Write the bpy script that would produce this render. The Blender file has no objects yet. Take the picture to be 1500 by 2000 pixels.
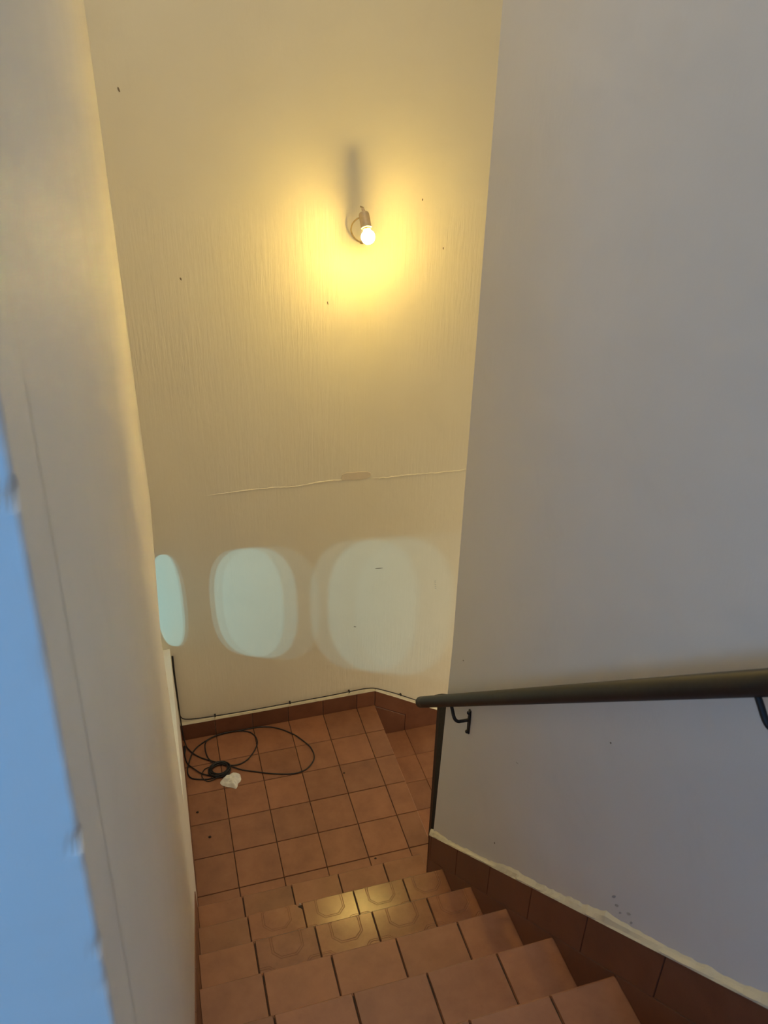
import bpy, bmesh, math, random
from mathutils import Vector, Matrix, noise

random.seed(7)
S = bpy.context.scene
COL = S.collection

# ------------------------------------------------------------------ camera
RX = Vector((0.95949171, -0.28091074, 0.02155958))
DN = Vector((-0.11541861, -0.46172826, -0.87948028))
FW = Vector((0.25701013, 0.84136566, -0.47544677))
cd = bpy.data.cameras.new('camera')
cam = bpy.data.objects.new('camera', cd)
COL.objects.link(cam)
m = Matrix.Identity(4)
for i in range(3):
    m[i][0], m[i][1], m[i][2] = RX[i], -DN[i], -FW[i]
cam.matrix_world = Matrix.Translation((0.08092, -3.41333, 3.19607)) @ m
cd.sensor_fit = 'VERTICAL'
cd.sensor_height = 24.0
cd.lens = 1561.39 / 2000 * 24.0
cd.clip_start = 0.01
cd.dof.use_dof = True
cd.dof.focus_distance = 3.6
cd.dof.aperture_fstop = 5.6
S.camera = cam

# ------------------------------------------------------------------ world, light, exposure
w = bpy.data.worlds.new('world')
S.world = w
w.use_nodes = True
bg = w.node_tree.nodes['Background']
bg.inputs['Color'].default_value = (0.45, 0.62, 0.9, 1)
bg.inputs['Strength'].default_value = 0.3

S.view_settings.view_transform = 'Standard'
S.view_settings.look = 'None'
S.view_settings.gamma = 1.0
S.view_settings.use_curve_mapping = False
S.view_settings.exposure = 0.17


def area_light(name, loc, target, sx, sy, power, color, spread=math.pi):
    l = bpy.data.lights.new(name, 'AREA')
    l.shape = 'RECTANGLE'
    l.size, l.size_y = sx, sy
    l.energy = power
    l.color = color
    l.spread = spread
    o = bpy.data.objects.new(name, l)
    COL.objects.link(o)
    o.location = loc
    o.rotation_euler = (Vector(target) - Vector(loc)).to_track_quat('-Z', 'Y').to_euler()
    return o


# daylight of the hall window upstairs, behind the photographer
area_light('window_daylight', (-0.95, -4.50, 3.15), (-0.95, 0, 2.9), 0.9, 1.2, 20.5, (0.105, 0.43, 1.0))
# added overhead fill above the stairwell, no skylight in the ceiling
area_light('overhead_fill', (0.48, -1.7, 6.36), (0.48, -1.7, 0), 0.85, 1.7, 36.0, (1.0, 0.94, 0.81))
# added warm fill at the foot of the lower stairs, no doorway there
area_light('lower_stairs_fill', (3.12, -0.75, 0.1), (0, -0.75, 0.1), 0.9, 1.8, 16.0, (1.0, 0.85, 0.60))
# three narrow panes of the window in the side room beyond the left wall
for (yy, e) in ((-1.80, 6.2), (-2.0, 17.5), (-2.16, 12.0)):
    area_light('pane_daylight', (-1.70, yy, 1.28), (0.35, yy + 1.75, 0.75), 0.035, 0.05, e, (0.30, 0.79, 1.0))

# ------------------------------------------------------------------ dimensions
G, H, Y1 = 0.25645, 0.22745, 1.20573      # tread, rise, first nosing
XR = 0.962                                 # right wall
NST = 8
COLS = [0.0, 0.185, 0.388, 0.588, 0.787, 0.985]
ROWS = [0.0, -0.212, -0.405, -0.600, -0.797, -0.995, -1.196]
XL = 1.093                                 # landing edge
ZL = -0.240                                # first tread of lower flight
ZTOP = NST * H
PITCH = H / G
CEIL = 6.4


def nos_y(k):
    return -(Y1 + (k - 1) * G)


# ------------------------------------------------------------------ materials
class NT:
    def __init__(self, name):
        self.m = bpy.data.materials.new(name)
        self.m.use_nodes = True
        self.t = self.m.node_tree
        self.b = self.t.nodes['Principled BSDF']

    def n(self, typ, **kw):
        nd = self.t.nodes.new(typ)
        for k, v in kw.items():
            if k.startswith('i_'):
                key = k[2:]
                key = int(key) if key.isdigit() else key.replace('_', ' ')
                nd.inputs[key].default_value = v
            else:
                setattr(nd, k, v)
        return nd

    def l(self, a, b):
        self.t.links.new(a, b)

    def coords(self, scale=(1, 1, 1), kind='Object', loc=(0, 0, 0)):
        tc = self.n('ShaderNodeTexCoord')
        mp = self.n('ShaderNodeMapping')
        mp.inputs['Scale'].default_value = scale
        mp.inputs['Location'].default_value = loc
        self.l(tc.outputs[kind], mp.inputs['Vector'])
        return mp.outputs[0]

    def noise(self, vec, scale, detail=4, rough=0.55, dist=0.0):
        nd = self.n('ShaderNodeTexNoise')
        nd.inputs['Scale'].default_value = scale
        nd.inputs['Detail'].default_value = detail
        nd.inputs['Roughness'].default_value = rough
        nd.inputs['Distortion'].default_value = dist
        self.l(vec, nd.inputs['Vector'])
        return nd.outputs['Fac']

    def ramp(self, fac, stops, interp='LINEAR'):
        r = self.n('ShaderNodeValToRGB')
        r.color_ramp.interpolation = interp
        el = r.color_ramp.elements
        while len(el) > len(stops):
            el.remove(el[-1])
        while len(el) < len(stops):
            el.new(1.0)
        for e, (p, c) in zip(el, stops):
            e.position = p
            e.color = c if len(c) == 4 else (*c, 1)
        self.l(fac, r.inputs['Fac'])
        return r.outputs['Color']

    def mix(self, fac, a, b, mode='MIX'):
        x = self.n('ShaderNodeMix', data_type='RGBA', blend_type=mode)
        for sock, v in ((x.inputs[0], fac), (x.inputs[6], a), (x.inputs[7], b)):
            if isinstance(v, (int, float)):
                sock.default_value = v
            elif isinstance(v, tuple):
                sock.default_value = v if len(v) == 4 else (*v, 1)
            else:
                self.l(v, sock)
        return x.outputs[2]

    def math(self, op, a, b=None, c=None, clamp=False):
        x = self.n('ShaderNodeMath', operation=op, use_clamp=clamp)
        for i, v in enumerate((a, b, c)):
            if v is None:
                continue
            if isinstance(v, (int, float)):
                x.inputs[i].default_value = v
            else:
                self.l(v, x.inputs[i])
        return x.outputs[0]

    def bump(self, height, strength, dist, normal=None):
        b = self.n('ShaderNodeBump')
        b.inputs['Strength'].default_value = strength
        b.inputs['Distance'].default_value = dist
        self.l(height, b.inputs['Height'])
        if normal is not None:
            self.l(normal, b.inputs['Normal'])
        return b.outputs[0]

    def set(self, **kw):
        for k, v in kw.items():
            s = self.b.inputs[k.replace('_', ' ')]
            if isinstance(v, (int, float)):
                s.default_value = v
            elif isinstance(v, tuple):
                s.default_value = v if len(v) == 4 else (*v, 1)
            else:
                self.l(v, s)
        return self.m


def plaster(name, c1, c2, rough=0.5, brush=(14, 14, 2.0), brush_amt=0.35, grime=0.25, band=None):
    t = NT(name)
    v = t.coords()
    big = t.noise(v, 1.3, 3, 0.6)
    col = t.ramp(big, [(0.3, c1), (0.7, c2)])
    # rubbed grey marks
    sm = t.noise(v, 3.2, 4, 0.7, 0.6)
    mask = t.ramp(sm, [(0.56, (0, 0, 0)), (0.78, (1, 1, 1))])
    g = t.math('MULTIPLY', mask, grime)
    col = t.mix(g, col, tuple(x * 0.62 for x in c1))
    # brush and trowel relief, different on different areas of the wall
    vb = t.coords(brush)
    br = t.noise(vb, 5.0, 3, 0.6, 0.4)
    area = t.ramp(t.noise(v, 1.6, 3, 0.5), [(0.48, (0, 0, 0)), (0.66, (1, 1, 1))])
    if band:
        sz = t.n('ShaderNodeSeparateXYZ')
        t.l(v, sz.inputs[0])
        lo, hi = band
        bm_ = t.ramp(t.math('DIVIDE', t.math('ADD', sz.outputs[2], 2.0), 10.0),
                     [((lo - 0.35 + 2) / 10, (0.25, 0.25, 0.25)), ((lo + 0.1 + 2) / 10, (1, 1, 1)), ((hi - 0.12 + 2) / 10, (1, 1, 1)), ((hi + 2) / 10, (0.1, 0.1, 0.1))])
        area = t.math('MULTIPLY', t.math('ADD', area, 0.45), bm_)
    brm = t.math('MULTIPLY', br, area)
    fine = t.noise(v, 55, 2, 0.6)
    lum = t.noise(v, 7, 2, 0.55)
    h = t.math('ADD', t.math('MULTIPLY', brm, brush_amt), t.math('MULTIPLY', fine, 0.10))
    h = t.math('ADD', h, t.math('MULTIPLY', lum, 0.9))
    nrm = t.bump(h, 0.55, 0.006)
    return t.set(Base_Color=col, Roughness=rough, Normal=nrm)


M = {}
M['wall'] = plaster('plaster_wall', (0.78, 0.74, 0.67), (0.83, 0.79, 0.72), 0.55, grime=0.12)
M['wall_far'] = plaster('plaster_wall_far', (0.80, 0.735, 0.57), (0.845, 0.785, 0.62), 0.42,
                        brush=(13, 13, 1.0), brush_amt=1.1, grime=0.08, band=(2.1, 2.76))
M['plain'] = plaster('plaster_plain', (0.62, 0.60, 0.55), (0.68, 0.66, 0.6), 0.6)
M['bead'] = plaster('plaster_bead', (0.74, 0.66, 0.46), (0.80, 0.73, 0.54), 0.5, brush=(60, 60, 60), grime=0.75)
M['patch'] = plaster('plaster_patch', (0.70, 0.60, 0.45), (0.76, 0.66, 0.50), 0.7, brush=(40, 40, 40), grime=0.5)


def tile_mat(name, emboss=False, rough=(0.34, 0.52), dark=1.0):
    t = NT(name)
    v = t.coords()
    oi = t.n('ShaderNodeObjectInfo')
    rnd = oi.outputs['Random']
    off = t.n('ShaderNodeVectorMath', operation='ADD')
    t.l(v, off.inputs[0])
    cmb = t.n('ShaderNodeCombineXYZ')
    t.l(t.math('MULTIPLY', rnd, 37.0), cmb.inputs[0])
    t.l(t.math('MULTIPLY', rnd, 11.0), cmb.inputs[1])
    t.l(cmb.outputs[0], off.inputs[1])
    vv = off.outputs[0]
    n1 = t.noise(vv, 9, 6, 0.65)
    col = t.ramp(n1, [(0.25, (0.225, 0.092, 0.046)), (0.55, (0.305, 0.130, 0.064)), (0.8, (0.355, 0.160, 0.084))])
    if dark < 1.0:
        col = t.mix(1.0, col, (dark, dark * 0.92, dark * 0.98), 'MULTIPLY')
    tint = t.ramp(rnd, [(0.0, (0.86, 0.86, 0.86)), (1.0, (1.10, 1.08, 1.06))])
    col = t.mix(1.0, col, tint, 'MULTIPLY')
    dirt = t.ramp(t.noise(vv, 26, 5, 0.7), [(0.62, (0, 0, 0)), (0.8, (1, 1, 1))])
    col = t.mix(t.math('MULTIPLY', dirt, 0.35), col, (0.12, 0.055, 0.03))
    wear = t.noise(vv, 4.5, 5, 0.65)
    rg = t.n('ShaderNodeMapRange')
    t.l(wear, rg.inputs[0])
    rg.inputs[1].default_value, rg.inputs[2].default_value = 0.3, 0.7
    rg.inputs[3].default_value, rg.inputs[4].default_value = rough
    peel = t.noise(vv, 260, 2, 0.5)
    wob = t.noise(vv, 14, 3, 0.5)
    h = t.math('ADD', t.math('MULTIPLY', peel, 0.25), t.math('MULTIPLY', wob, 0.8))
    nrm = t.bump(h, 0.35, 0.0015)
    if emboss:
        # pressed octagon lattice: grooves along octagon outlines and the bars between them
        sp = t.n('ShaderNodeSeparateXYZ')
        t.l(v, sp.inputs[0])
        ax = t.math('ABSOLUTE', sp.outputs[0])
        ay = t.math('ABSOLUTE', t.math('SUBTRACT', sp.outputs[1], 0.098))
        def octa(px, py, r, cut):
            d1 = t.math('MAXIMUM', px, py)
            d2 = t.math('MULTIPLY', t.math('ADD', px, py), cut)
            return t.math('SUBTRACT', t.math('MAXIMUM', d1, d2), r)
        o1 = octa(ax, ay, 0.046, 0.66)
        by = t.math('ABSOLUTE', t.math('SUBTRACT', sp.outputs[1], -0.035))
        bx = t.math('SUBTRACT', 0.1, ax)
        o2 = octa(bx, by, 0.058, 0.66)
        g = None
        for o in (o1, o2):
            for c in (0.0, 0.0065):
                dd = t.math('ABSOLUTE', t.math('SUBTRACT', o, c))
                gr = t.n('ShaderNodeMapRange', interpolation_type='SMOOTHSTEP')
                t.l(dd, gr.inputs[0])
                gr.inputs[1].default_value, gr.inputs[2].default_value = 0.0003, 0.0016
                gr.inputs[3].default_value, gr.inputs[4].default_value = 0.0, 1.0
                g = gr.outputs[0] if g is None else t.math('MINIMUM', g, gr.outputs[0])
        nrm = t.bump(g, 0.7, 0.0016, nrm)
        col = t.mix(t.math('MULTIPLY', t.math('SUBTRACT', 1.0, g), 0.15), col, (0.14, 0.062, 0.03))
    return t.set(Base_Color=col, Roughness=rg.outputs[0], Normal=nrm, Specular_IOR_Level=0.5)


M['tile'] = tile_mat('terracotta_tile')
M['tile_emboss'] = tile_mat('embossed_tile', True, (0.17, 0.26))
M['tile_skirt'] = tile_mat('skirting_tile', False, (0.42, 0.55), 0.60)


def simple(name, col, rough=0.5, metal=0.0, var=0.25, scale=20, bumpd=0.0008, spec=0.5):
    t = NT(name)
    v = t.coords()
    n1 = t.noise(v, scale, 5, 0.6)
    c = t.ramp(n1, [(0.3, tuple(x * (1 - var) for x in col)), (0.7, tuple(min(1, x * (1 + var)) for x in col))])
    return t.set(Base_Color=c, Roughness=rough, Metallic=metal, Normal=t.bump(n1, 0.4, bumpd), Specular_IOR_Level=spec)


M['grout'] = simple('grout', (0.030, 0.018, 0.011), 0.9)
M['concrete'] = simple('concrete', (0.20, 0.13, 0.09), 0.85)
M['black_paint'] = simple('black_paint', (0.011, 0.0105, 0.009), 0.55, 0.0, 0.3, 60, 0.0004)
M['iron'] = simple('black_iron', (0.014, 0.012, 0.011), 0.55, 0.0, 0.4, 70)
M['cable'] = simple('cable_rubber', (0.012, 0.010, 0.010), 0.5, 0.0, 0.2, 50)
M['paper'] = simple('tissue_paper', (0.80, 0.78, 0.70), 0.85, 0.0, 0.08, 30, 0.002)
M['holder'] = simple('lamp_plastic', (0.66, 0.50, 0.28), 0.45, 0.0, 0.12, 30)
M['wire'] = simple('lamp_wire', (0.45, 0.34, 0.16), 0.5, 0.0, 0.2, 60)
M['collar'] = simple('lamp_collar', (0.78, 0.72, 0.55), 0.4, 0.0, 0.05)
M['crumb'] = simple('crumb', (0.035, 0.022, 0.015), 0.9)
M['chip'] = simple('plaster_chip', (0.62, 0.55, 0.45), 0.8)
M['frame'] = simple('window_frame', (0.6, 0.6, 0.58), 0.5)

# ------------------------------------------------------------------ mesh helpers


def mesh_obj(name, verts, faces, mat, parent=None, smooth=False):
    me = bpy.data.meshes.new(name)
    me.from_pydata([tuple(v) for v in verts], [], faces)
    me.validate()
    bm = bmesh.new()
    bm.from_mesh(me)
    bmesh.ops.recalc_face_normals(bm, faces=bm.faces)
    bm.to_mesh(me)
    bm.free()
    if smooth:
        me.shade_smooth()
    me.materials.append(mat)
    return link(name, me, parent)


def link(name, me, parent=None, loc=None):
    o = bpy.data.objects.new(name, me)
    COL.objects.link(o)
    if parent is not None:
        o.parent = parent
    if loc is not None:
        o.location = loc
    return o


def empty(name, loc=(0, 0, 0)):
    o = bpy.data.objects.new(name, None)
    o.empty_display_size = 0.1
    COL.objects.link(o)
    o.location = loc
    return o


def tag(o, label=None, cat=None, kind=None, group=None):
    if label:
        o['label'] = label
    if cat:
        o['category'] = cat
    if kind:
        o['kind'] = kind
    if group:
        o['group'] = group
    return o


def box_vf(x0, x1, y0, y1, z0, z1):
    v = [(x, y, z) for x in (x0, x1) for y in (y0, y1) for z in (z0, z1)]
    f = [(0, 1, 3, 2), (4, 6, 7, 5), (0, 4, 5, 1), (2, 3, 7, 6), (0, 2, 6, 4), (1, 5, 7, 3)]
    return v, f


def box(name, x0, x1, y0, y1, z0, z1, mat, parent=None):
    v, f = box_vf(x0, x1, y0, y1, z0, z1)
    return mesh_obj(name, v, f, mat, parent)


def slab_poly_vf(poly, axis, a0, a1, bev=0.0):
    """closed prism of a 2D polygon, extruded along axis from a0 to a1; the a1 face edge is bevelled"""
    n = len(poly)
    def P(u, v, a):
        return {'x': (a, u, v), 'y': (u, a, v), 'z': (u, v, a)}[axis]
    cx = sum(p[0] for p in poly) / n
    cy = sum(p[1] for p in poly) / n
    verts = [P(u, v, a0) for u, v in poly]
    sgn = 1 if a1 > a0 else -1
    if bev > 0:
        # inset by edge offset
        area = sum(poly[i][0] * poly[(i + 1) % n][1] - poly[(i + 1) % n][0] * poly[i][1] for i in range(n))
        s = 1 if area > 0 else -1
        ins = []
        for i in range(n):
            p0, p1, p2 = Vector(poly[i - 1]), Vector(poly[i]), Vector(poly[(i + 1) % n])
            d1 = (p1 - p0).normalized()
            d2 = (p2 - p1).normalized()
            n1 = Vector((-d1.y, d1.x)) * s
            n2 = Vector((-d2.y, d2.x)) * s
            b = (n1 + n2)
            k = bev / max(0.3, (1 + n1.dot(n2)))
            ins.append(p1 + b * k)
        verts += [P(u, v, a1 - sgn * bev) for u, v in poly]
        verts += [P(u, v, a1) for u, v in ins]
        L = 3
    else:
        verts += [P(u, v, a1) for u, v in poly]
        L = 2
    faces = [tuple(range(n)), tuple(range((L - 1) * n, L * n))]
    for r in range(L - 1):
        for i in range(n):
            j = (i + 1) % n
            faces.append((r * n + i, r * n + j, (r + 1) * n + j, (r + 1) * n + i))
    return verts, faces


def slab_poly(name, poly, axis, a0, a1, mat, parent=None, bev=0.0):
    v, f = slab_poly_vf(poly, axis, a0, a1, bev)
    return mesh_obj(name, v, f, mat, parent)


def catmull(pts, n=8, closed=False):
    pts = [Vector(p) for p in pts]
    out = []
    N = len(pts)
    rng = N if closed else N - 1
    for i in range(rng):
        if closed:
            p0, p1, p2, p3 = pts[i - 1], pts[i], pts[(i + 1) % N], pts[(i + 2) % N]
        else:
            p0, p1, p2, p3 = pts[max(i - 1, 0)], pts[i], pts[i + 1], pts[min(i + 2, N - 1)]
        for k in range(n):
            t = k / n
            out.append(0.5 * ((2 * p1) + (p2 - p0) * t + (2 * p0 - 5 * p1 + 4 * p2 - p3) * t * t
                              + (3 * p1 - p0 - 3 * p2 + p3) * t ** 3))
    if not closed:
        out.append(pts[-1])
    return out


def tube_vf(path, r, seg=10, cap=True, base=0):
    path = [Vector(p) for p in path]
    rr = r if isinstance(r, (list, tuple)) else [r] * len(path)
    verts, faces = [], []
    up = None
    for i, p in enumerate(path):
        t = (path[min(i + 1, len(path) - 1)] - path[max(i - 1, 0)]).normalized()
        if up is None:
            up = t.orthogonal().normalized()
        up = (up - t * up.dot(t)).normalized()
        side = t.cross(up)
        for k in range(seg):
            a = 2 * math.pi * k / seg
            verts.append(p + (up * math.cos(a) + side * math.sin(a)) * rr[i])
    for i in range(len(path) - 1):
        for k in range(seg):
            k2 = (k + 1) % seg
            faces.append((base + i * seg + k, base + i * seg + k2, base + (i + 1) * seg + k2, base + (i + 1) * seg + k))
    if cap:
        faces.append(tuple(base + k for k in range(seg)))
        o = base + (len(path) - 1) * seg
        faces.append(tuple(o + k for k in range(seg)))
    return verts, faces


def tube(name, path, r, mat, parent=None, seg=10):
    v, f = tube_vf(path, r, seg)
    return mesh_obj(name, v, f, mat, parent, smooth=True)


def lathe(name, prof, origin, axis, mat, parent=None, seg=32, smooth=True):
    """prof: (distance along axis, radius)"""
    axis = Vector(axis).normalized()
    u = axis.orthogonal().normalized()
    w_ = axis.cross(u)
    origin = Vector(origin)
    verts, faces = [], []
    for (d, r) in prof:
        for k in range(seg):
            a = 2 * math.pi * k / seg
            verts.append(origin + axis * d + (u * math.cos(a) + w_ * math.sin(a)) * max(r, 1e-5))
    n = len(prof)
    for i in range(n - 1):
        for k in range(seg):
            k2 = (k + 1) % seg
            faces.append((i * seg + k, i * seg + k2, (i + 1) * seg + k2, (i + 1) * seg + k))
    faces.append(tuple(range(seg)))
    faces.append(tuple((n - 1) * seg + k for k in range(seg)))
    o = mesh_obj(name, verts, faces, mat, parent, smooth=False)
    if smooth:
        o.data.shade_smooth()
        try:
            o.data.set_sharp_from_angle(angle=math.radians(40))
        except Exception:
            pass
    return o


# ------------------------------------------------------------------ tiles
TILE_CACHE = {}


def tile_mesh(sx, sy, th, mat, bev=0.0022, nose=False, notch=None):
    key = (round(sx, 4), round(sy, 4), th, mat.name, nose, notch)
    if key in TILE_CACHE:
        return TILE_CACHE[key]
    hx, hy = sx / 2, sy / 2
    poly = [(-hx, -hy), (hx, -hy), (hx, hy), (-hx, hy)]
    if notch:
        poly = [(-hx, -hy), (hx, -hy), (hx, hy - 0.030), (hx - 0.006, hy - 0.022), (hx - 0.013, hy - 0.017),
                (hx - 0.017, hy - 0.006), (hx - 0.026, hy), (-hx, hy)]
    v, f = slab_poly_vf(poly, 'z', -th, 0.0, bev)
    if nose and not notch:
        # rounded front edge: pull the front of the top bevel ring back and down
        n = len(poly)
        ring1 = range(n, 2 * n)
        ring2 = range(2 * n, 3 * n)
        v = [list(p) for p in v]
        for i in ring1:
            if v[i][1] > hy - 0.001:
                v[i][2] = -0.0065
        for i in ring2:
            if v[i][1] > hy - 0.01:
                v[i][1] = hy - 0.006
    me = bpy.data.meshes.new('tile')
    me.from_pydata([tuple(p) for p in v], [], f)
    bm = bmesh.new()
    bm.from_mesh(me)
    bmesh.ops.recalc_face_normals(bm, faces=bm.faces)
    bm.to_mesh(me)
    bm.free()
    me.materials.append(mat)
    TILE_CACHE[key] = me
    return me


def put_tile(x0, x1, y0, y1, z, parent, mat=None, nose=False, gap=0.0026, th=0.014, notch=None, tilt=0.0012):
    sx, sy = x1 - x0 - gap, y1 - y0 - gap
    me = tile_mesh(sx, sy, th, mat or M['tile'], nose=nose, notch=notch)
    o = link('tile', me, parent)
    o.location = ((x0 + x1) / 2, (y0 + y1) / 2, z + random.uniform(-0.0005, 0.0005))
    o.rotation_euler = (random.uniform(-tilt, tilt) * 2.2, random.uniform(-tilt, tilt) * 2.2, random.uniform(-0.002, 0.002))
    return o


# ------------------------------------------------------------------ landing floor
landing = slab_poly('floor', [(-0.05, 0.0), (XL - 0.006, 0.0), (XL - 0.006, -1.32), (-0.05, -1.32)], 'z', ZL - 0.02, -0.005, M['grout'])
tag(landing, 'stair landing paved with square terracotta tiles below the far wall', None, 'structure')
for r in range(len(ROWS) - 1):
    for c in range(len(COLS) - 1):
        put_tile(COLS[c], COLS[c + 1], ROWS[r + 1], ROWS[r], 0.0, landing)
    put_tile(COLS[-1], XL, ROWS[r + 1], ROWS[r], 0.0, landing)
# riser face under the landing edge
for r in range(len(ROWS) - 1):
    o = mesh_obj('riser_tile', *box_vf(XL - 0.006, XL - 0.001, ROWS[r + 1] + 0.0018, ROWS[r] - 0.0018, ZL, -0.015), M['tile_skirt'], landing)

# ------------------------------------------------------------------ staircase (upper flight)
stairs = tag(empty('staircase', (0.48, nos_y(1), 0)),
             'terracotta tiled stairs climbing from the landing towards the viewer', 'stairs')
INV = Matrix.Translation((-0.48, -nos_y(1), 0))


def offs(v):
    return [(p[0] - 0.48, p[1] - nos_y(1), p[2]) for p in v]


for k in range(1, NST):
    y = nos_y(k)
    yb = y - G
    xr = XR
    v, f = box_vf(0.002, xr - 0.004, yb - 0.02, y - 0.010, (k - 1) * H - (0.0 if k > 1 else 0.004), k * H - 0.0055)
    st = mesh_obj('step', offs(v), f, M['grout'], stairs)
    emb = k in (2, 3)
    cols = COLS[:-1] + [xr]
    for c in range(5):
        x0, x1 = cols[c], cols[c + 1]
        if c == 0:
            x0 = 0.002
        o = put_tile(x0 - 0.48, x1 - 0.48, yb - nos_y(1) - 0.012, y - nos_y(1), k * H, st,
                     M['tile_emboss'] if emb and c > 0 else M['tile'], nose=True, gap=0.0026,
                     notch=(k == 2 and c == 1) or None)
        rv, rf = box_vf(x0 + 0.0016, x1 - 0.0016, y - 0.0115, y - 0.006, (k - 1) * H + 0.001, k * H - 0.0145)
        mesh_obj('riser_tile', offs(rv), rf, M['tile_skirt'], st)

# pale mortar speck in the broken corner of the second tread
spk = mesh_obj('mortar_speck', *tube_vf([(-0.102, -0.262, 2 * H - 0.008), (-0.099, -0.2635, 2 * H - 0.001), (-0.095, -0.262, 2 * H - 0.006)],
                                        [0.002, 0.004, 0.002], 6), M['chip'], stairs)

# upper hall floor
uf = slab_poly('floor_upper', [(-2.6, nos_y(NST)), (XR, nos_y(NST)), (XR, -4.6), (-2.6, -4.6)], 'z', ZTOP - 0.18, ZTOP, M['tile'])
tag(uf, 'terracotta floor of the upper hall at the head of the stairs', None, 'structure')

# ------------------------------------------------------------------ lower flight
lower = tag(empty('staircase', (XL, -0.65, ZL)),
            'lower stairs dropping right from the landing edge, behind the black post', 'stairs')
LX = [XL, 1.490, 1.750, 2.010, 2.270]


def offl(v):
    return [(p[0] - XL, p[1] + 0.65, p[2] - ZL) for p in v]


for i in range(4):
    x0, x1 = LX[i], LX[i + 1]
    z = ZL - 0.235 * i
    v, f = box_vf(x0 - 0.02 if i else x0 + 0.001, x1 - 0.010, -1.30, -0.0015, z - 0.235, z - 0.0055)
    st = mesh_obj('step', offl(v), f, M['grout'], lower)
    xs = [x0, 1.286, x1] if i == 0 else [x0, x1]
    for r in range(len(ROWS) - 1):
        for c in range(len(xs) - 1):
            put_tile(xs[c] - XL, xs[c + 1] - XL, ROWS[r + 1] + 0.65, ROWS[r] + 0.65 - (0.002 if r == 0 else 0), z - ZL, st, gap=0.0012, tilt=0.0004)

# ------------------------------------------------------------------ walls
# far wall
fw = box('wall_far', -2.2, 3.2, 0.0, 0.15, -1.6, CEIL, M['wall_far'])
tag(fw, 'cream plastered far wall behind the bare bulb', None, 'structure')


def ridge(name, pts, parent, mat, w0=0.0035, h0=0.0030):
    """thin cracked paint edge lying on the far wall (x, z) polyline"""
    path = catmull([(p[0], 0, p[1]) for p in pts], 14)
    verts, faces = [], []
    n = len(path)
    for i, p in enumerate(path):
        j = noise.noise(Vector((p.x * 40, 3.1, 0))) * 0.0045 + noise.noise(Vector((p.x * 120, 7.7, 0))) * 0.002
        ww = w0 * (0.7 + 0.8 * abs(noise.noise(Vector((p.x * 30, 0, 9)))))
        e = min(1, i / 12)
        hh = h0 * (0.45 + 1.1 * abs(noise.noise(Vector((p.x * 22, 5, 0))))) * e
        z = p.z + j
        verts += [(p.x, 0.002, z - ww), (p.x, -hh, z - ww * 0.2), (p.x, -hh * 0.55, z + ww * 0.8), (p.x, 0.002, z + ww * 2.2)]
    for i in range(n - 1):
        for k in range(3):
            a = i * 4 + k
            faces.append((a, a + 1, a + 5, a + 4))
    return mesh_obj(name, verts, faces, mat, parent)


ridge('crack', [(0.24, 1.468), (0.349, 1.469), (0.428, 1.473), (0.559, 1.472), (0.635, 1.467), (0.712, 1.467), (0.81, 1.477), (0.905, 1.474)], fw, M['wall_far'])
ridge('crack', [(1.048, 1.467), (1.121, 1.460), (1.203, 1.461), (1.318, 1.459), (1.424, 1.456), (1.562, 1.456), (1.7, 1.455)], fw, M['wall_far'], 0.004, 0.0042)
pp = [(0.904, 1.472), (0.9035, 1.488), (0.906, 1.503), (0.918, 1.509), (0.934, 1.511), (0.958, 1.5085), (0.985, 1.5095), (1.009, 1.506),
      (1.035, 1.504), (1.049, 1.497), (1.051, 1.485), (1.045, 1.474), (1.025, 1.469), (1.009, 1.467), (0.985, 1.4655), (0.965, 1.468), (0.935, 1.472)]
pch = slab_poly('plaster_patch', pp, 'y', 0.002, -0.0022, M['patch'], fw, 0.0012)
pch['label'] = 'small brownish plaster patch on the crack'

# left wall with three arched vent openings near the far corner
WT = 0.05


def lean_y(z):
    return -2.962 - max(0.0, min(3.06 - z, 0.75)) * 0.168


def edge_y(z):
    """leaning, chipped near corner of the left wall"""
    y = lean_y(z)
    y += noise.noise(Vector((z * 14.0, 1.7, 0))) * 0.0016 + noise.noise(Vector((z * 60.0, 4.2, 0))) * 0.0022 + noise.noise(Vector((z * 170.0, 2.2, 0))) * 0.0012
    for (zc, dep, wd) in ((2.985, 0.011, 0.005), (2.752, 0.009, 0.005), (2.66, 0.005, 0.006), (2.88, 0.004, 0.005), (2.70, 0.005, 0.004)):
        y += dep * math.exp(-((z - zc) / wd) ** 2)
    return y


def stadium(y0, y1, z0, z1, n=40, ex=2.7):
    cy, cz, ry, rz = (y0 + y1) / 2, (z0 + z1) / 2, (y1 - y0) / 2, (z1 - z0) / 2
    out = []
    for i in range(n):
        a = 2 * math.pi * i / n
        c, s = math.cos(a), math.sin(a)
        out.append((cy + ry * math.copysign(abs(c) ** (2 / ex), c), cz + rz * math.copysign(abs(s) ** (2 / ex), s)))
    return out


HOLES = [(-0.155, -0.006, 0.66, 1.185), (-0.600, -0.300, 0.66, 1.185), (-0.980, -0.690, 0.66, 1.185)]
NEAR = 0.10
NICHE = (-1.03, 0.62, 1.47)      # near jamb, sill, head of the recess around the vents


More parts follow.
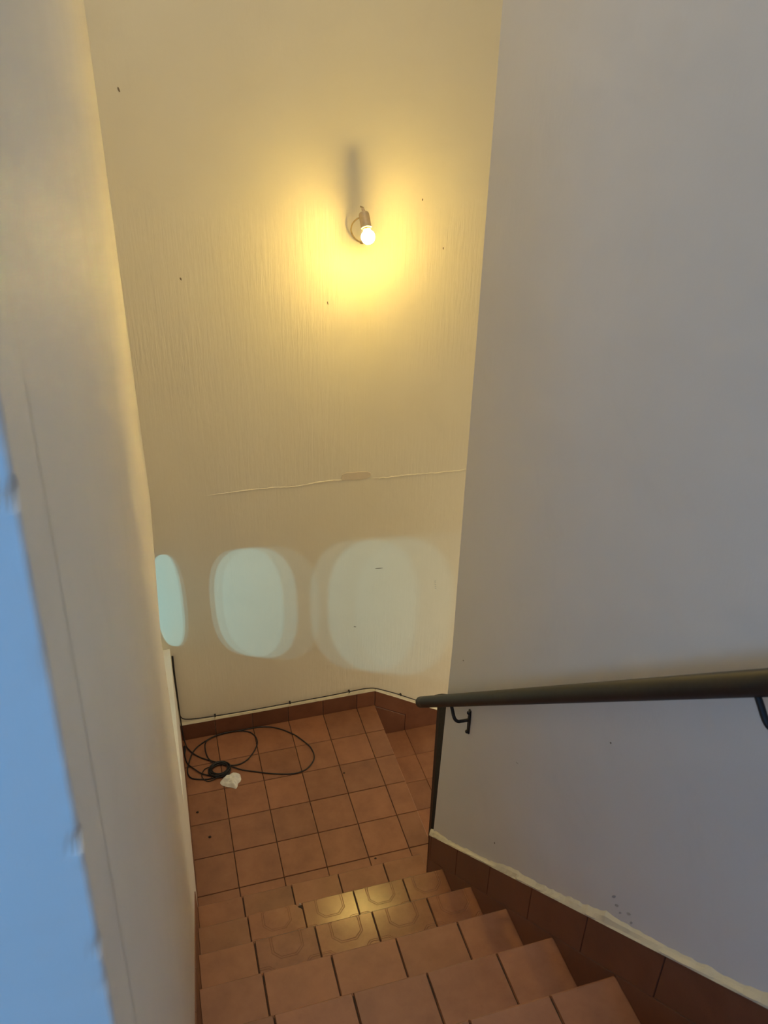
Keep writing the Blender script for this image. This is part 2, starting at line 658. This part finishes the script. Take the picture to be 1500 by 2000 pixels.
def pierced_slab(name, outer, holes, x_front, x_back, mat, parent=None):
    bm = bmesh.new()

    def ring(pts, x):
        vs = [bm.verts.new((x, p[0], p[1])) for p in pts]
        es = [bm.edges.new((vs[i], vs[(i + 1) % len(vs)])) for i in range(len(vs))]
        return vs, es
    fo, bo = ring(outer, x_front), ring(outer, x_back)
    pairs = [(fo[0], bo[0])]
    fe, be = list(fo[1]), list(bo[1])
    for (a_, b_) in holes:
        a, b = ring(a_, x_front), ring(b_, x_back)
        pairs.append((a[0], b[0]))
        fe += a[1]
        be += b[1]
    bmesh.ops.triangle_fill(bm, edges=fe, use_beauty=True)
    bmesh.ops.triangle_fill(bm, edges=be, use_beauty=True)
    for a, b in pairs:
        n = len(a)
        for i in range(n):
            j = (i + 1) % n
            bm.faces.new((a[i], a[j], b[j], b[i]))
    bmesh.ops.recalc_face_normals(bm, faces=bm.faces)
    me = bpy.data.meshes.new(name)
    bm.to_mesh(me)
    bm.free()
    me.materials.append(mat)
    return link(name, me, parent)


z0_ = ZL - 0.3
wl = pierced_slab('wall_left', [(0.0, z0_), (0.0, NICHE[1]), (NICHE[0], NICHE[1]), (NICHE[0], NICHE[2]), (0.0, NICHE[2]), (0.0, CEIL),
                                (lean_y(4) + NEAR, CEIL), (lean_y(4) + NEAR, 3.06), (lean_y(2.31) + NEAR, 2.31), (lean_y(1) + NEAR, z0_)],
                  [], 0.0, -0.045, M['wall'])
tag(wl, 'off-white plastered wall along the left of the stairs', None, 'structure')
# pierced panel at the back of the recess: three rounded vents, splayed outwards
pierced_slab('vent_panel', [(0.0, 0.45), (0.0, 1.65), (-1.2, 1.65), (-1.2, 0.45)],
             [(stadium(a, b, c, d), stadium(a - 0.055, b - 0.002, c - 0.004, d + 0.022)) for (a, b, c, d) in HOLES],
             -0.0455, -0.0805, M['wall'], wl)

# near return wall whose face catches the blue daylight
zs = [ZTOP - 0.15 + i * (CEIL - ZTOP + 0.15) / 420 for i in range(421)]
xsn = [-2.6, -1.2, -0.3, -0.05, -0.02, -0.012, -0.007, -0.004, -0.002, -0.0007, 0.0]
verts, faces = [], []
for z in zs:
    e = edge_y(z)
    smooth_e = lean_y(z)
    for x in xsn:
        kx = max(0.0, 1 + x / 0.012) ** 2
        rd = max(0.0, (x + 0.004) / 0.004) ** 2 * 0.0035
        y = smooth_e + (e - smooth_e) * kx + rd
        verts.append((x, y, z))
    verts.append((0.0, smooth_e + NEAR + 0.002, z))
    verts.append((-2.6, smooth_e + NEAR + 0.002, z))
nc = len(xsn) + 2
for i in range(len(zs) - 1):
    for k in range(nc):
        k2 = (k + 1) % nc
        faces.append((i * nc + k, i * nc + k2, (i + 1) * nc + k2, (i + 1) * nc + k))
faces.append(tuple(range(nc)))
faces.append(tuple((len(zs) - 1) * nc + k for k in range(nc)))
wn = mesh_obj('wall_near', verts, faces, M['wall'])
tag(wn, 'daylit bluish wall end with a chipped corner at the near left', None, 'structure')


# right wall
def right_end(z):
    return -1.372 + 0.060 * max(0.0, min(1.0, (1.5 - z) / 1.25)) + noise.noise(Vector((z * 6, 2.2, 0))) * 0.0018


zs = [ZL - 1.3] + [-0.2 + i * (CEIL + 0.2) / 90 for i in range(91)]
verts, faces = [], []
for z in zs:
    e = right_end(z)
    verts += [(XR, -4.72, z), (XR, -3.0, z), (XR, e - 0.02, z), (XR, e - 0.004, z), (XR + 0.004, e, z), (XR + 0.13, e, z), (XR + 0.13, -4.72, z)]
for i in range(len(zs) - 1):
    for k in range(7):
        k2 = (k + 1) % 7
        faces.append((i * 7 + k, i * 7 + k2, (i + 1) * 7 + k2, (i + 1) * 7 + k))
faces.append(tuple(range(7)))
faces.append(tuple((len(zs) - 1) * 7 + k for k in range(7)))
wr = mesh_obj('wall_right', verts, faces, M['wall'])
tag(wr, 'grey-white plastered wall carrying the black handrail on the right', None, 'structure')

# the rest of the shell: back wall with window opening, hall side wall, lower flight walls, side room, ceiling
WY = -4.6
wx0, wx1, wz0, wz1 = -1.50, -0.40, 2.45, 3.85
poly_parts = [(-2.6, wx0, ZTOP, CEIL), (wx1, XR + 0.13, ZTOP, CEIL), (wx0, wx1, ZTOP, wz0), (wx0, wx1, wz1, CEIL)]
V, F = [], []
for (a, b, c, d) in poly_parts:
    v, f = box_vf(a, b, WY - 0.12, WY, c, d)
    F += [tuple(i + len(V) for i in q) for q in f]
    V += v
wb = mesh_obj('wall_back', V, F, M['plain'])
tag(wb, 'plastered back wall of the upper hall with the window', None, 'structure')
V, F = [], []
for (a, b, c, d) in ((wx0, wx0 + 0.05, wz0, wz1), (wx1 - 0.05, wx1, wz0, wz1), (wx0, wx1, wz0, wz0 + 0.05), (wx0, wx1, wz1 - 0.05, wz1), (-0.97, -0.93, wz0, wz1)):
    v, f = box_vf(a, b, WY - 0.07, WY - 0.03, c, d)
    F += [tuple(i + len(V) for i in q) for q in f]
    V += v
wd = mesh_obj('window_1', V, F, M['frame'])
tag(wd, 'window frame in the back wall of the upper hall', None, 'structure')
hs = box('wall_hall', -2.75, -2.6, WY - 0.12, -2.95, ZTOP - 0.2, CEIL, M['plain'])
tag(hs, 'plastered side wall of the upper hall', None, 'structure')
ls = box('wall_end', 3.2, 3.35, -1.5, 0.15, -1.6, CEIL, M['plain'])
tag(ls, 'plastered wall at the foot of the lower stairs', None, 'structure')
lb = box('wall_lower', XR + 0.13, 3.2, -1.50, -1.38, -1.6, CEIL, M['plain'])
tag(lb, 'plastered inner wall beside the lower stairs', None, 'structure')
lf = box('floor_lower', LX[-1], 3.2, -1.38, 0.0, -1.6, -1.2, M['concrete'])
tag(lf, 'floor at the foot of the lower stairs', None, 'structure')
so = box('wall_side', -2.2, -2.05, -2.9, 0.0, -0.3, CEIL, M['plain'])
tag(so, 'outer wall of the side room beyond the left wall', None, 'structure')
ce = box('ceiling', -2.75, 3.35, WY - 0.12, 0.15, CEIL, CEIL + 0.12, M['plain'])
tag(ce, 'white ceiling high above the stairwell', None, 'structure')

# ------------------------------------------------------------------ skirting tiles
BBT = 0.010
BH = 0.1085
bf = empty('baseboard_far', (0.5, 0, 0))
tag(bf, 'dark terracotta skirting tiles along the far wall', None, 'structure')


def local(poly, o, axes):
    return [(p[0] - o[axes[0]], p[1] - o[axes[1]]) for p in poly]


bcols = COLS + [XL]
for c in range(len(bcols) - 1):
    a, b = bcols[c] + 0.0012, bcols[c + 1] - 0.0012
    if c == 0:
        a = 0.0
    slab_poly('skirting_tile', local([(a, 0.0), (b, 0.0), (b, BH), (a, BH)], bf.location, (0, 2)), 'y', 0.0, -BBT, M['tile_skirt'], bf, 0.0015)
gp = 0.0012
A = [(XL + gp, BH), (XL + gp, -0.005), (1.283 + gp, -0.117), (1.283 + gp, ZL), (1.488, ZL), (1.488, BH - 0.6 * (1.488 - XL))]
slab_poly('skirting_tile', local(A, bf.location, (0, 2)), 'y', 0.0, -BBT, M['tile_skirt'], bf, 0.0015)
B = [(XL + gp, -0.0085), (XL + gp, ZL), (1.283 - gp, ZL), (1.283 - gp, -0.120)]
slab_poly('skirting_tile', local(B, bf.location, (0, 2)), 'y', 0.0, -BBT, M['tile_skirt'], bf, 0.0015)
zt = BH - 0.6 * (1.488 - XL)
slab_poly('skirting_tile', local([(1.4905, zt), (1.4905, ZL), (1.4905, ZL - 0.235), (1.75, ZL - 0.235), (1.75, zt - 0.9 * 0.26)], bf.location, (0, 2)), 'y', 0.0, -BBT, M['tile_skirt'], bf, 0.0015)


def bead(name, path, wall_n, r, parent, seed, mat, org):
    """uneven lip of old paint and plaster along the top of the skirting"""
    verts, faces = [], []
    n = len(path)
    nrm = Vector(wall_n)
    for i, p in enumerate(path):
        p = Vector(p)
        t = (Vector(path[min(i + 1, n - 1)]) - Vector(path[max(i - 1, 0)])).normalized()
        up = nrm.cross(t).normalized()
        if up.z < 0:
            up = -up
        k = 1 + 0.55 * noise.noise(Vector((i * 0.11, seed, 0))) + 0.35 * noise.noise(Vector((i * 0.43, seed, 5)))
        k2 = 1 + 0.7 * noise.noise(Vector((i * 0.07, seed + 9, 0))) + 0.3 * noise.noise(Vector((i * 0.5, seed + 9, 3)))
        q = [p - nrm * 0.002 - up * 0.001, p + nrm * (BBT + 0.0012) - up * 0.0008, p + nrm * (BBT * 0.95) * k + up * r * 0.25,
             p + nrm * BBT * 0.45 * k2 + up * r * 0.75 * k2, p - nrm * 0.002 + up * r * 1.25 * k2]
        verts += [v - Vector(org) for v in q]
    for i in range(n - 1):
        for k in range(5):
            k2 = (k + 1) % 5
            faces.append((i * 5 + k, i * 5 + k2, (i + 1) * 5 + k2, (i + 1) * 5 + k))
    faces.append((0, 1, 2, 3, 4))
    faces.append(tuple((n - 1) * 5 + k for k in range(5)))
    o = mesh_obj(name, verts, faces, mat, parent)
    o['label'] = 'uneven cream paint lip'
    return o


bead('paint_lip', [(0.003 + i * 0.01, 0, BH) for i in range(110)], (0, -1, 0), 0.010, bf, 1.0, M['bead'], bf.location)
bead('paint_lip', [(XL + i * 0.01, 0, BH - 0.6 * 0.01 * i) for i in range(41)], (0, -1, 0), 0.010, bf, 2.0, M['bead'], bf.location)

# right wall skirting following the stairs
br = empty('baseboard_right', (XR, nos_y(1), 0))
tag(br, 'dark terracotta skirting climbing beside the stairs on the right wall', None, 'structure')
SK0_Y, SK0_Z = -1.316, 0.471
NLINE = lambda y: H * (1 + (nos_y(1) - y) / G)           # line through the nosings
STOP = lambda y: SK0_Z + (SK0_Y - y) * 0.8895            # top of skirting


def skirting(parent, x_wall, sgn, y_start, k0, kend):
    o = parent.location
    ys = [y_start] + [nos_y(k) - G * 0.5 for k in range(k0, kend)]
    for i in range(len(ys) - 1):
        a, b = ys[i] - 0.0009, ys[i + 1] + 0.0009
        poly = [(a, NLINE(a) + 0.004), (b, NLINE(b) + 0.004), (b, STOP(b)), (a, STOP(a))]
        slab_poly('skirting_tile', local(poly, o, (1, 2)), 'x', x_wall - o[0], x_wall + sgn * BBT - o[0], M['tile_skirt'], parent, 0.0014)
    for k in range(k0 - 1, kend):
        # wedge between the tread below and the nosing line
        yn1 = nos_y(k + 1)
        a = min(nos_y(k), y_start) if k >= 1 else y_start
        if k == 0:
            continue
        poly = [(a, k * H + 0.001), (a, NLINE(a) + 0.0028), (yn1 - 0.011, NLINE(yn1 - 0.011) + 0.0028), (yn1 - 0.011, k * H + 0.001)]
        slab_poly('skirting_tile', local(poly, o, (1, 2)), 'x', x_wall - o[0], x_wall + sgn * BBT * 0.93 - o[0], M['tile_skirt'], parent, 0.0014)


skirting(br, XR, -1, -1.308, 1, NST)
bead('paint_lip', [(XR, -1.310 - i * 0.012, STOP(-1.310 - i * 0.012)) for i in range(140)], (-1, 0, 0), 0.016, br, 3.3, M['bead'], br.location)
# end face of the skirting on the wall end
slab_poly('skirting_tile', [(XR - BBT - XR, 0.0), (XR + 0.13 - XR, 0.0), (XR + 0.13 - XR, STOP(-1.308)), (-BBT, STOP(-1.308))], 'y',
          right_end(0.3) - 0.002 - nos_y(1), right_end(0.3) + 0.010 - nos_y(1), M['tile_skirt'], br, 0.0014)

bl = empty('baseboard_left', (0, nos_y(1), 0))
tag(bl, 'thin line of terracotta skirting along the left wall', None, 'structure')
for r in range(len(ROWS) - 1):
    a, b = ROWS[r] - 0.0009, ROWS[r + 1] + 0.0009
    if r == 0:
        a = -BBT
    slab_poly('skirting_tile', local([(a, 0.001), (b, 0.001), (b, 0.06), (a, 0.06)], bl.location, (1, 2)), 'x', 0.0, 0.003, M['tile_skirt'], bl, 0.001)
skl = lambda y: NLINE(y) + 0.09
for k in range(1, NST):
    a, b = nos_y(k), nos_y(k + 1)
    slab_poly('skirting_tile', local([(a, (k - 1) * H + 0.001), (a, skl(a)), (b - 0.011, skl(b)), (b - 0.011, k * H + 0.001), (a - 0.0135, k * H + 0.001), (a - 0.0135, (k - 1) * H + 0.001)][0:1] +
                                     [(a, skl(a)), (b, skl(b)), (b, k * H + 0.001), (a, k * H + 0.001)], bl.location, (1, 2)) if False else
              local([(a - 0.001, k * H + 0.001), (a - 0.001, skl(a - 0.001)), (b + 0.001, skl(b + 0.001)), (b + 0.001, k * H + 0.001)], bl.location, (1, 2)),
              'x', 0.0, 0.004, M['tile_skirt'], bl, 0.001)

# ------------------------------------------------------------------ handrail
RXR = 0.912
rz = lambda y: 1.121 + (-1.232 - y) * 0.8899
hr = tag(empty('handrail', (RXR, -1.9, 0)), 'black round handrail rising along the right wall on bent brackets', 'handrail')
off_h = lambda pts: [Vector(p) - hr.location for p in pts]
yy = [-1.232 - i * 0.05 for i in range(38)]
path = [(RXR, y, rz(y)) for y in yy]
d = Vector((0, -1, 0.8899)).normalized()
p0 = Vector(path[0])
path = [p0 - d * 0.004] + path
rad = [0.013] + [0.0213] * (len(path) - 1)
rad.insert(1, 0.0185)
path.insert(1, tuple(p0 - d * 0.0015))
v, f = tube_vf(off_h(path), rad, 24)
rail = mesh_obj('rail', v, f, M['black_paint'], hr, smooth=True)


def bracket(y0, parent):
    zc = 1.326 + (-1.569 - y0) * 0.8899
    pts = [(RXR - 0.004, y0 + 0.045, rz(y0 + 0.045) - 0.012), (RXR - 0.004, y0 + 0.030, zc + 0.030), (RXR - 0.003, y0 + 0.010, zc + 0.010),
           (RXR + 0.006, y0 + 0.002, zc), (RXR + 0.020, y0, zc - 0.001), (XR - 0.004, y0, zc - 0.002)]
    v_, f_ = tube_vf(off_h(catmull(pts, 6)), 0.0058, 10)
    rod = mesh_obj('bracket', v_, f_, M['iron'], parent, smooth=True)
    poly = [(y0 - 0.006, zc - 0.060), (y0 + 0.006, zc - 0.060), (y0 + 0.008, zc - 0.01), (y0 + 0.006, zc + 0.040), (y0 - 0.006, zc + 0.040), (y0 - 0.008, zc - 0.01)]
    poly = [(p[0] - hr.location[1], p[1] - hr.location[2]) for p in poly]
    slab_poly('wall_plate', poly, 'x', XR - RXR, XR - 0.006 - RXR, M['iron'], rod, 0.001)
    for dz in (-0.053, 0.030):
        lathe('screw', [(0, 0.0065), (0.004, 0.0065), (0.007, 0.004), (0.0078, 0.0005)], Vector((XR - 0.0055, y0, zc + dz)) - hr.location, (-1, 0, 0), M['iron'], rod, 10)


bracket(-1.569, hr)
bracket(-2.715, hr)

# black post at the landing edge with the start of the lower rail
po = tag(empty('handrail_post', (1.111, -0.965, ZL)), 'slim black square post at the landing edge below the rail end', 'post')
v, f = slab_poly_vf([(-0.0145, -0.0145), (0.0145, -0.0145), (0.0145, 0.0145), (-0.0145, 0.0145)], 'z', 0.0, 1.095, 0.002)
mesh_obj('post', v, f, M['iron'], po)
v, f = slab_poly_vf([(-0.035, -0.03), (0.035, -0.03), (0.035, 0.03), (-0.035, 0.03)], 'z', 0.0, 0.008, 0.002)
mesh_obj('foot_plate', [(p[0] + 0.02, p[1], p[2]) for p in v], f, M['iron'], po)
tp = [Vector((-0.03, 0, 1.105)), Vector((0.0, 0, 1.105)), Vector((0.05, 0, 1.09)), Vector((0.5, 0, 0.70)), Vector((0.9, 0, 0.35))]
tube('lower_rail', [tp[0]] + tp[1:], 0.0205, M['black_paint'], po, 16)

# ------------------------------------------------------------------ bare bulb
bc = Vector((0.976, -0.170, 2.637))
ntop = Vector((0.968, -0.112, 2.742))
ax = (ntop - bc).normalized()
lamp = tag(empty('wall_lamp', (bc.x, 0.0, bc.z)), 'bare glowing bulb in a brown lampholder hanging on the far wall', 'lamp')
lo = lamp.location
BULB_WATT = 490.0
t = NT('glowing_glass')
em = t.n('ShaderNodeEmission')
em.inputs['Color'].default_value = (1.0, 0.68, 0.17, 1)
# emission weakened towards the wall and raised below, shaped to soften its hot spot
tcn = t.n('ShaderNodeTexCoord')
sx = t.n('ShaderNodeSeparateXYZ')
t.l(tcn.outputs['Normal'], sx.inputs[0])
k_ = t.math('SUBTRACT', 1.0, t.math('MULTIPLY', sx.outputs[1], 0.97))
k_ = t.math('MINIMUM', t.math('POWER', t.math('MAXIMUM', k_, 0.03), 5.0), 1.35)
down = t.math('MAXIMUM', t.math('MULTIPLY', sx.outputs[2], -1.0), 0.0)
k_ = t.math('MULTIPLY', k_, t.math('ADD', t.math('MULTIPLY', down, 0.9), 1.0))
t.l(t.math('MULTIPLY', k_, BULB_WATT), em.inputs['Strength'])
t.l(em.outputs[0], t.t.nodes['Material Output'].inputs['Surface'])
prof = []
R_ = 0.0280
for i in range(17):
    a = math.pi * i / 16 * 0.86
    prof.append((-R_ * math.cos(a), R_ * math.sin(a)))
globe = lathe('bulb_globe', prof, bc - lo, ax, t.m, lamp, 28)
lathe('bulb_collar', [(0.0235, 0.0135), (0.026, 0.0165), (0.031, 0.0165), (0.034, 0.0138), (0.040, 0.0138)], bc - lo, ax, M['collar'], lamp, 24)
lathe('lampholder', [(0.037, 0.0150), (0.037, 0.0218), (0.041, 0.0222), (0.043, 0.0212), (0.075, 0.0215), (0.092, 0.0212), (0.098, 0.0185), (0.102, 0.0125), (0.104, 0.0065),
                     (0.116, 0.0060), (0.118, 0.0045), (0.118, 0.001)], bc - lo, ax, M['holder'], lamp, 28)
cp = [(0.997, 0.004, 2.588), (0.992, -0.010, 2.590), (0.977, -0.017, 2.595), (0.955, -0.030, 2.612), (0.938, -0.045, 2.640), (0.938, -0.060, 2.670), (0.956, -0.072, 2.693),
      (0.978, -0.082, 2.703), (0.980, -0.094, 2.722), (0.973, -0.104, 2.7385), (0.9675, -0.1115, 2.7415), (0.9585, -0.108, 2.7455)]
tube('lamp_cable', [p - lo for p in catmull(cp, 7)], 0.0032, M['wire'], lamp, 8)
lathe('cable_gland', [(0.0, 0.009), (0.004, 0.009), (0.007, 0.005), (0.007, 0.001)], Vector((0.996, 0.0, 2.588)) - lo, (0, -1, 0), M['wire'], lamp, 14)

# ------------------------------------------------------------------ cables
CR = 0.0034
wc = [(0.006, -0.012, 0.583), (0.004, -0.016, 0.50), (0.004, -0.014, 0.42), (0.005, -0.014, 0.30), (0.006, -0.014, 0.21), (0.013, -0.014, 0.168), (0.040, -0.014, 0.150),
      (0.10, -0.013, 0.141), (0.189, -0.013, 0.137), (0.30, -0.013, 0.134), (0.411, -0.013, 0.133), (0.60, -0.013, 0.134), (0.815, -0.013, 0.136), (0.93, -0.013, 0.139), (0.994, -0.013, 0.141),
      (1.05, -0.013, 0.139), (1.100, -0.013, 0.126), (1.209, -0.013, 0.068), (1.30, -0.013, 0.012), (1.377, -0.013, -0.036), (1.45, -0.013, -0.083)]
wcab = tube('wall_cable', catmull(wc, 6), 0.0028, M['cable'], None, 8)
tag(wcab, 'thin black cable running along the top of the far wall skirting', 'cable')
for (x, z) in ((0.189, 0.137), (0.60, 0.134), (0.94, 0.139), (1.25, 0.044)):
    v, f = box_vf(x - 0.004, x + 0.004, -0.0165, 0.001, z - 0.0045, z + 0.0045)
    mesh_obj('cable_clip', v, f, M['cable'], wcab)

coil = tag(empty('loose_cable', (0.2, -0.25, 0)), 'loose black cable looped on the landing tiles with a tight coil', 'cable')
co = coil.location


def zlift(pts, base=0.0038):
    return [Vector((p[0], p[1], (p[2] if len(p) > 2 else base))) - co for p in pts]


down = [(0.010, -0.016, 0.585), (0.0075, -0.022, 0.48), (0.0075, -0.022, 0.36), (0.007, -0.022, 0.24), (0.008, -0.024, 0.14), (0.010, -0.030, 0.06), (0.016, -0.05, 0.022), (0.024, -0.078, 0.009),
        (0.05, -0.124, 0.006), (0.091, -0.167), (0.149, -0.211, 0.007), (0.19, -0.246, 0.014), (0.24, -0.275, 0.008), (0.289, -0.307), (0.348, -0.335), (0.423, -0.369), (0.491, -0.392), (0.538, -0.402),
        (0.579, -0.401), (0.618, -0.387), (0.656, -0.349), (0.672, -0.308), (0.668, -0.253), (0.653, -0.214), (0.61, -0.142), (0.579, -0.106), (0.538, -0.068), (0.487, -0.036), (0.428, -0.019),
        (0.368, -0.016), (0.293, -0.016), (0.227, -0.018), (0.178, -0.024), (0.125, -0.048), (0.076, -0.082), (0.045, -0.131, 0.008), (0.024, -0.192, 0.006), (0.013, -0.244), (0.024, -0.289), (0.061, -0.312),
        (0.107, -0.324), (0.138, -0.326, 0.008)]
tube('cable_run', catmull(zlift(down), 6), CR, M['cable'], coil, 8)
loop = [(0.215, -0.262, 0.014), (0.25, -0.266, 0.006), (0.286, -0.263), (0.325, -0.242), (0.357, -0.207), (0.384, -0.162), (0.394, -0.126), (0.389, -0.084), (0.362, -0.042), (0.311, -0.021, 0.006),
        (0.246, -0.019, 0.0095), (0.188, -0.026, 0.0095), (0.14, -0.044, 0.008), (0.121, -0.066, 0.006), (0.116, -0.11), (0.122, -0.165), (0.135, -0.205, 0.009), (0.15, -0.235, 0.014)]
tube('cable_loop', catmull(zlift(loop), 6), CR, M['cable'], coil, 8)
tailp = [(0.008, -0.083, 0.006), (0.008, -0.115, 0.006), (0.009, -0.145, 0.005), (0.018, -0.191), (0.049, -0.242, 0.009), (0.081, -0.278, 0.006), (0.118, -0.304, 0.008), (0.15, -0.315, 0.012)]
tube('cable_tail', catmull(zlift(tailp), 6), CR, M['cable'], coil, 8)
v, f = tube_vf(zlift([(0.0095, -0.062, 0.008), (0.0095, -0.066, 0.008), (0.009, -0.098, 0.008), (0.0085, -0.108, 0.007), (0.0085, -0.116, 0.006)]), [0.004, 0.0068, 0.0068, 0.005, 0.0036], 10)
pl = mesh_obj('plug', v, f, M['cable'], coil, smooth=True)
fl = [(0.14, -0.240, 0.010), (0.128, -0.245, 0.006), (0.100, -0.252), (0.083, -0.285), (0.086, -0.315, 0.007), (0.106, -0.338), (0.136, -0.338, 0.006), (0.16, -0.33, 0.012)]
tube('cable_end', catmull(zlift(fl), 6), 0.0024, M['cable'], coil, 8)
ringp = []
for i in range(8 * 20):
    a = 2 * math.pi * i / 20
    tno = i / 20
    r = 0.0455 + 0.0062 * math.sin(tno * 2.3 + 0.4) + 0.0025 * math.sin(a * 2 + tno)
    z = 0.005 + 0.0165 * (0.5 + 0.5 * math.sin(tno * 1.7)) + 0.002 * math.sin(a + tno * 2)
    ringp.append((0.175 + r * 1.08 * math.cos(a), -0.281 + r * 0.98 * math.sin(a), z))
tube('cable_coil', catmull(zlift(ringp), 2), CR, M['cable'], coil, 8)

# ------------------------------------------------------------------ crumpled paper
pc = Vector((0.226, -0.366, 0.0))
outl = [(0.168, -0.364), (0.180, -0.345), (0.198, -0.331), (0.225, -0.321), (0.248, -0.314), (0.262, -0.322), (0.273, -0.333), (0.275, -0.352), (0.275, -0.369), (0.268, -0.384),
        (0.256, -0.394), (0.252, -0.409), (0.241, -0.425), (0.220, -0.411), (0.199, -0.401), (0.175, -0.383)]
fold = catmull([(p[0], p[1], 0) for p in outl], 3, closed=True)
verts, faces = [], []
NR = 9
n = len(fold)
for r in range(NR + 1):
    s = r / NR
    for i, p in enumerate(fold):
        q = Vector((p.x - pc.x, p.y - pc.y, 0)) * (1 - s)
        dome = math.sin(min(1, s * 1.25) * math.pi / 2) * 0.026 + 0.002
        cr = noise.noise(Vector((q.x * 55, q.y * 55, 1.3))) * 0.009 + abs(noise.noise(Vector((q.x * 28 + q.y * 40, q.y * 22, 4.1)))) * 0.014
        fold_line = -0.009 * math.exp(-((q.y + 0.006 - q.x * 0.25) / 0.005) ** 2) * min(1, s * 2.5)
        z = dome + (cr * min(1, s * 3)) + fold_line
        verts.append((q.x, q.y, max(0.0015, z)))
for r in range(NR):
    for i in range(n):
        j = (i + 1) % n
        faces.append((r * n + i, r * n + j, (r + 1) * n + j, (r + 1) * n + i))
b0 = len(verts)
verts += [((p.x - pc.x) * 0.97, (p.y - pc.y) * 0.97, 0.0008) for p in fold]
for i in range(n):
    j = (i + 1) % n
    faces.append((b0 + i, b0 + j, j, i))
faces.append(tuple(b0 + i for i in range(n)))
pap = mesh_obj('paper_tissue', verts, faces, M['paper'])
pap.location = pc
tag(pap, 'crumpled white paper tissue beside the cable coil on the landing', 'paper')

# ------------------------------------------------------------------ crumbs of dirt on the tiles
crumbs = [(0.085, -0.687, 0.0, 0.006, 'dark crumb of dirt on the landing, nearest the stairs on the left'),
          (0.041, -0.524, 0.0, 0.005, 'dark crumb of dirt on the landing close to the left wall'),
          (0.798, -0.465, 0.0, 0.004, 'dark crumb of dirt alone on the landing right of the cable loop'),
          (0.815, -1.010, 0.0, 0.004, 'dark crumb of dirt on the landing just above the first step edge'),
          (0.80, -2.62, 6 * H, 0.007, 'black crumb of dirt on the nearest visible stair tread')]
for (x, y, z, r, lab) in crumbs:
    bm = bmesh.new()
    bmesh.ops.create_icosphere(bm, subdivisions=2, radius=r)
    for vv in bm.verts:
        k = 1 + 0.7 * noise.noise(vv.co * 260 + Vector((x * 50, y * 50, 0)))
        vv.co = Vector((vv.co.x * k * 1.2, vv.co.y * k, max(-r * 0.35, vv.co.z * 0.55 * k)))
    zmin = min(vv.co.z for vv in bm.verts)
    for vv in bm.verts:
        vv.co.z -= zmin
    me = bpy.data.meshes.new('dirt_crumb')
    bm.to_mesh(me)
    bm.free()
    me.materials.append(M['crumb'])
    o = link('dirt_crumb', me, None, (x, y, z + 0.0005))
    tag(o, lab, 'dirt', None, 'crumbs of dirt on the floor tiles')

# ------------------------------------------------------------------ scuffs and nail holes on the plaster
M['mark'] = simple('scuff', (0.22, 0.17, 0.11), 0.9)
M['scuff'] = simple('grey_scuff', (0.50, 0.47, 0.42), 0.9)


def mark(parent, axis, a, u, v_, ru, rv, rot, mat, name='nail_hole'):
    """small dark flake or hole lying on a wall; axis 'y' = far wall (u=x), 'x' = right wall (u=y)"""
    n = 9
    c, s_ = math.cos(rot), math.sin(rot)
    pts = []
    for i in range(n):
        t_ = 2 * math.pi * i / n
        k = 1 + 0.35 * noise.noise(Vector((u * 31 + i * 1.7, v_ * 17, 0.5)))
        p, q = 0.8 * ru * k * math.cos(t_), 0.8 * rv * k * math.sin(t_)
        pts.append((u + p * c - q * s_, v_ + p * s_ + q * c))
    return slab_poly(name, pts, axis, a + 0.001, a - 0.0009, mat, parent)


for (x, z, ru, rv, rot) in ((0.080, 3.144, .004, .011, .3), (0.233, 2.464, .004, .008, .3), (1.260, 2.753, .003, .006, 0), (1.366, 2.551, .003, .007, 0),
                            (0.844, 2.337, .003, .010, .2), (1.103, 0.933, .028, .0022, -.08), (0.974, 0.578, .009, .0025, -.3)):
    mark(fw, 'y', 0.0, x, z, ru, rv, rot, M['mark'])
for i in range(5):
    mark(fw, 'y', 0.0, 1.424 + 0.0015 * i, 0.80 - i * 0.012, .006, .0017, 0.1, M['scuff'], 'scuff')
for (y, z, ru, rv, rot) in ((-1.838, 1.041, .004, .004, 0), (-2.297, 1.911, .003, .003, 0), (-1.475, 1.50, .003, .003, 0)):
    mark(wr, 'x', XR, y, z, ru, rv, rot, M['mark'])
for (y, z, ru, rv, rot) in ((-1.912, 1.467, .010, .003, -.5), (-2.420, 1.550, .012, .004, -1.0), (-2.436, 1.540, .010, .004, -.9), (-2.452, 1.536, .008, .003, -1.1), (-2.478, 1.568, .011, .004, -.9), (-2.492, 1.556, .008, .003, -1.2)):
    mark(wr, 'x', XR, y, z, ru, rv, rot, M['scuff'], 'scuff')
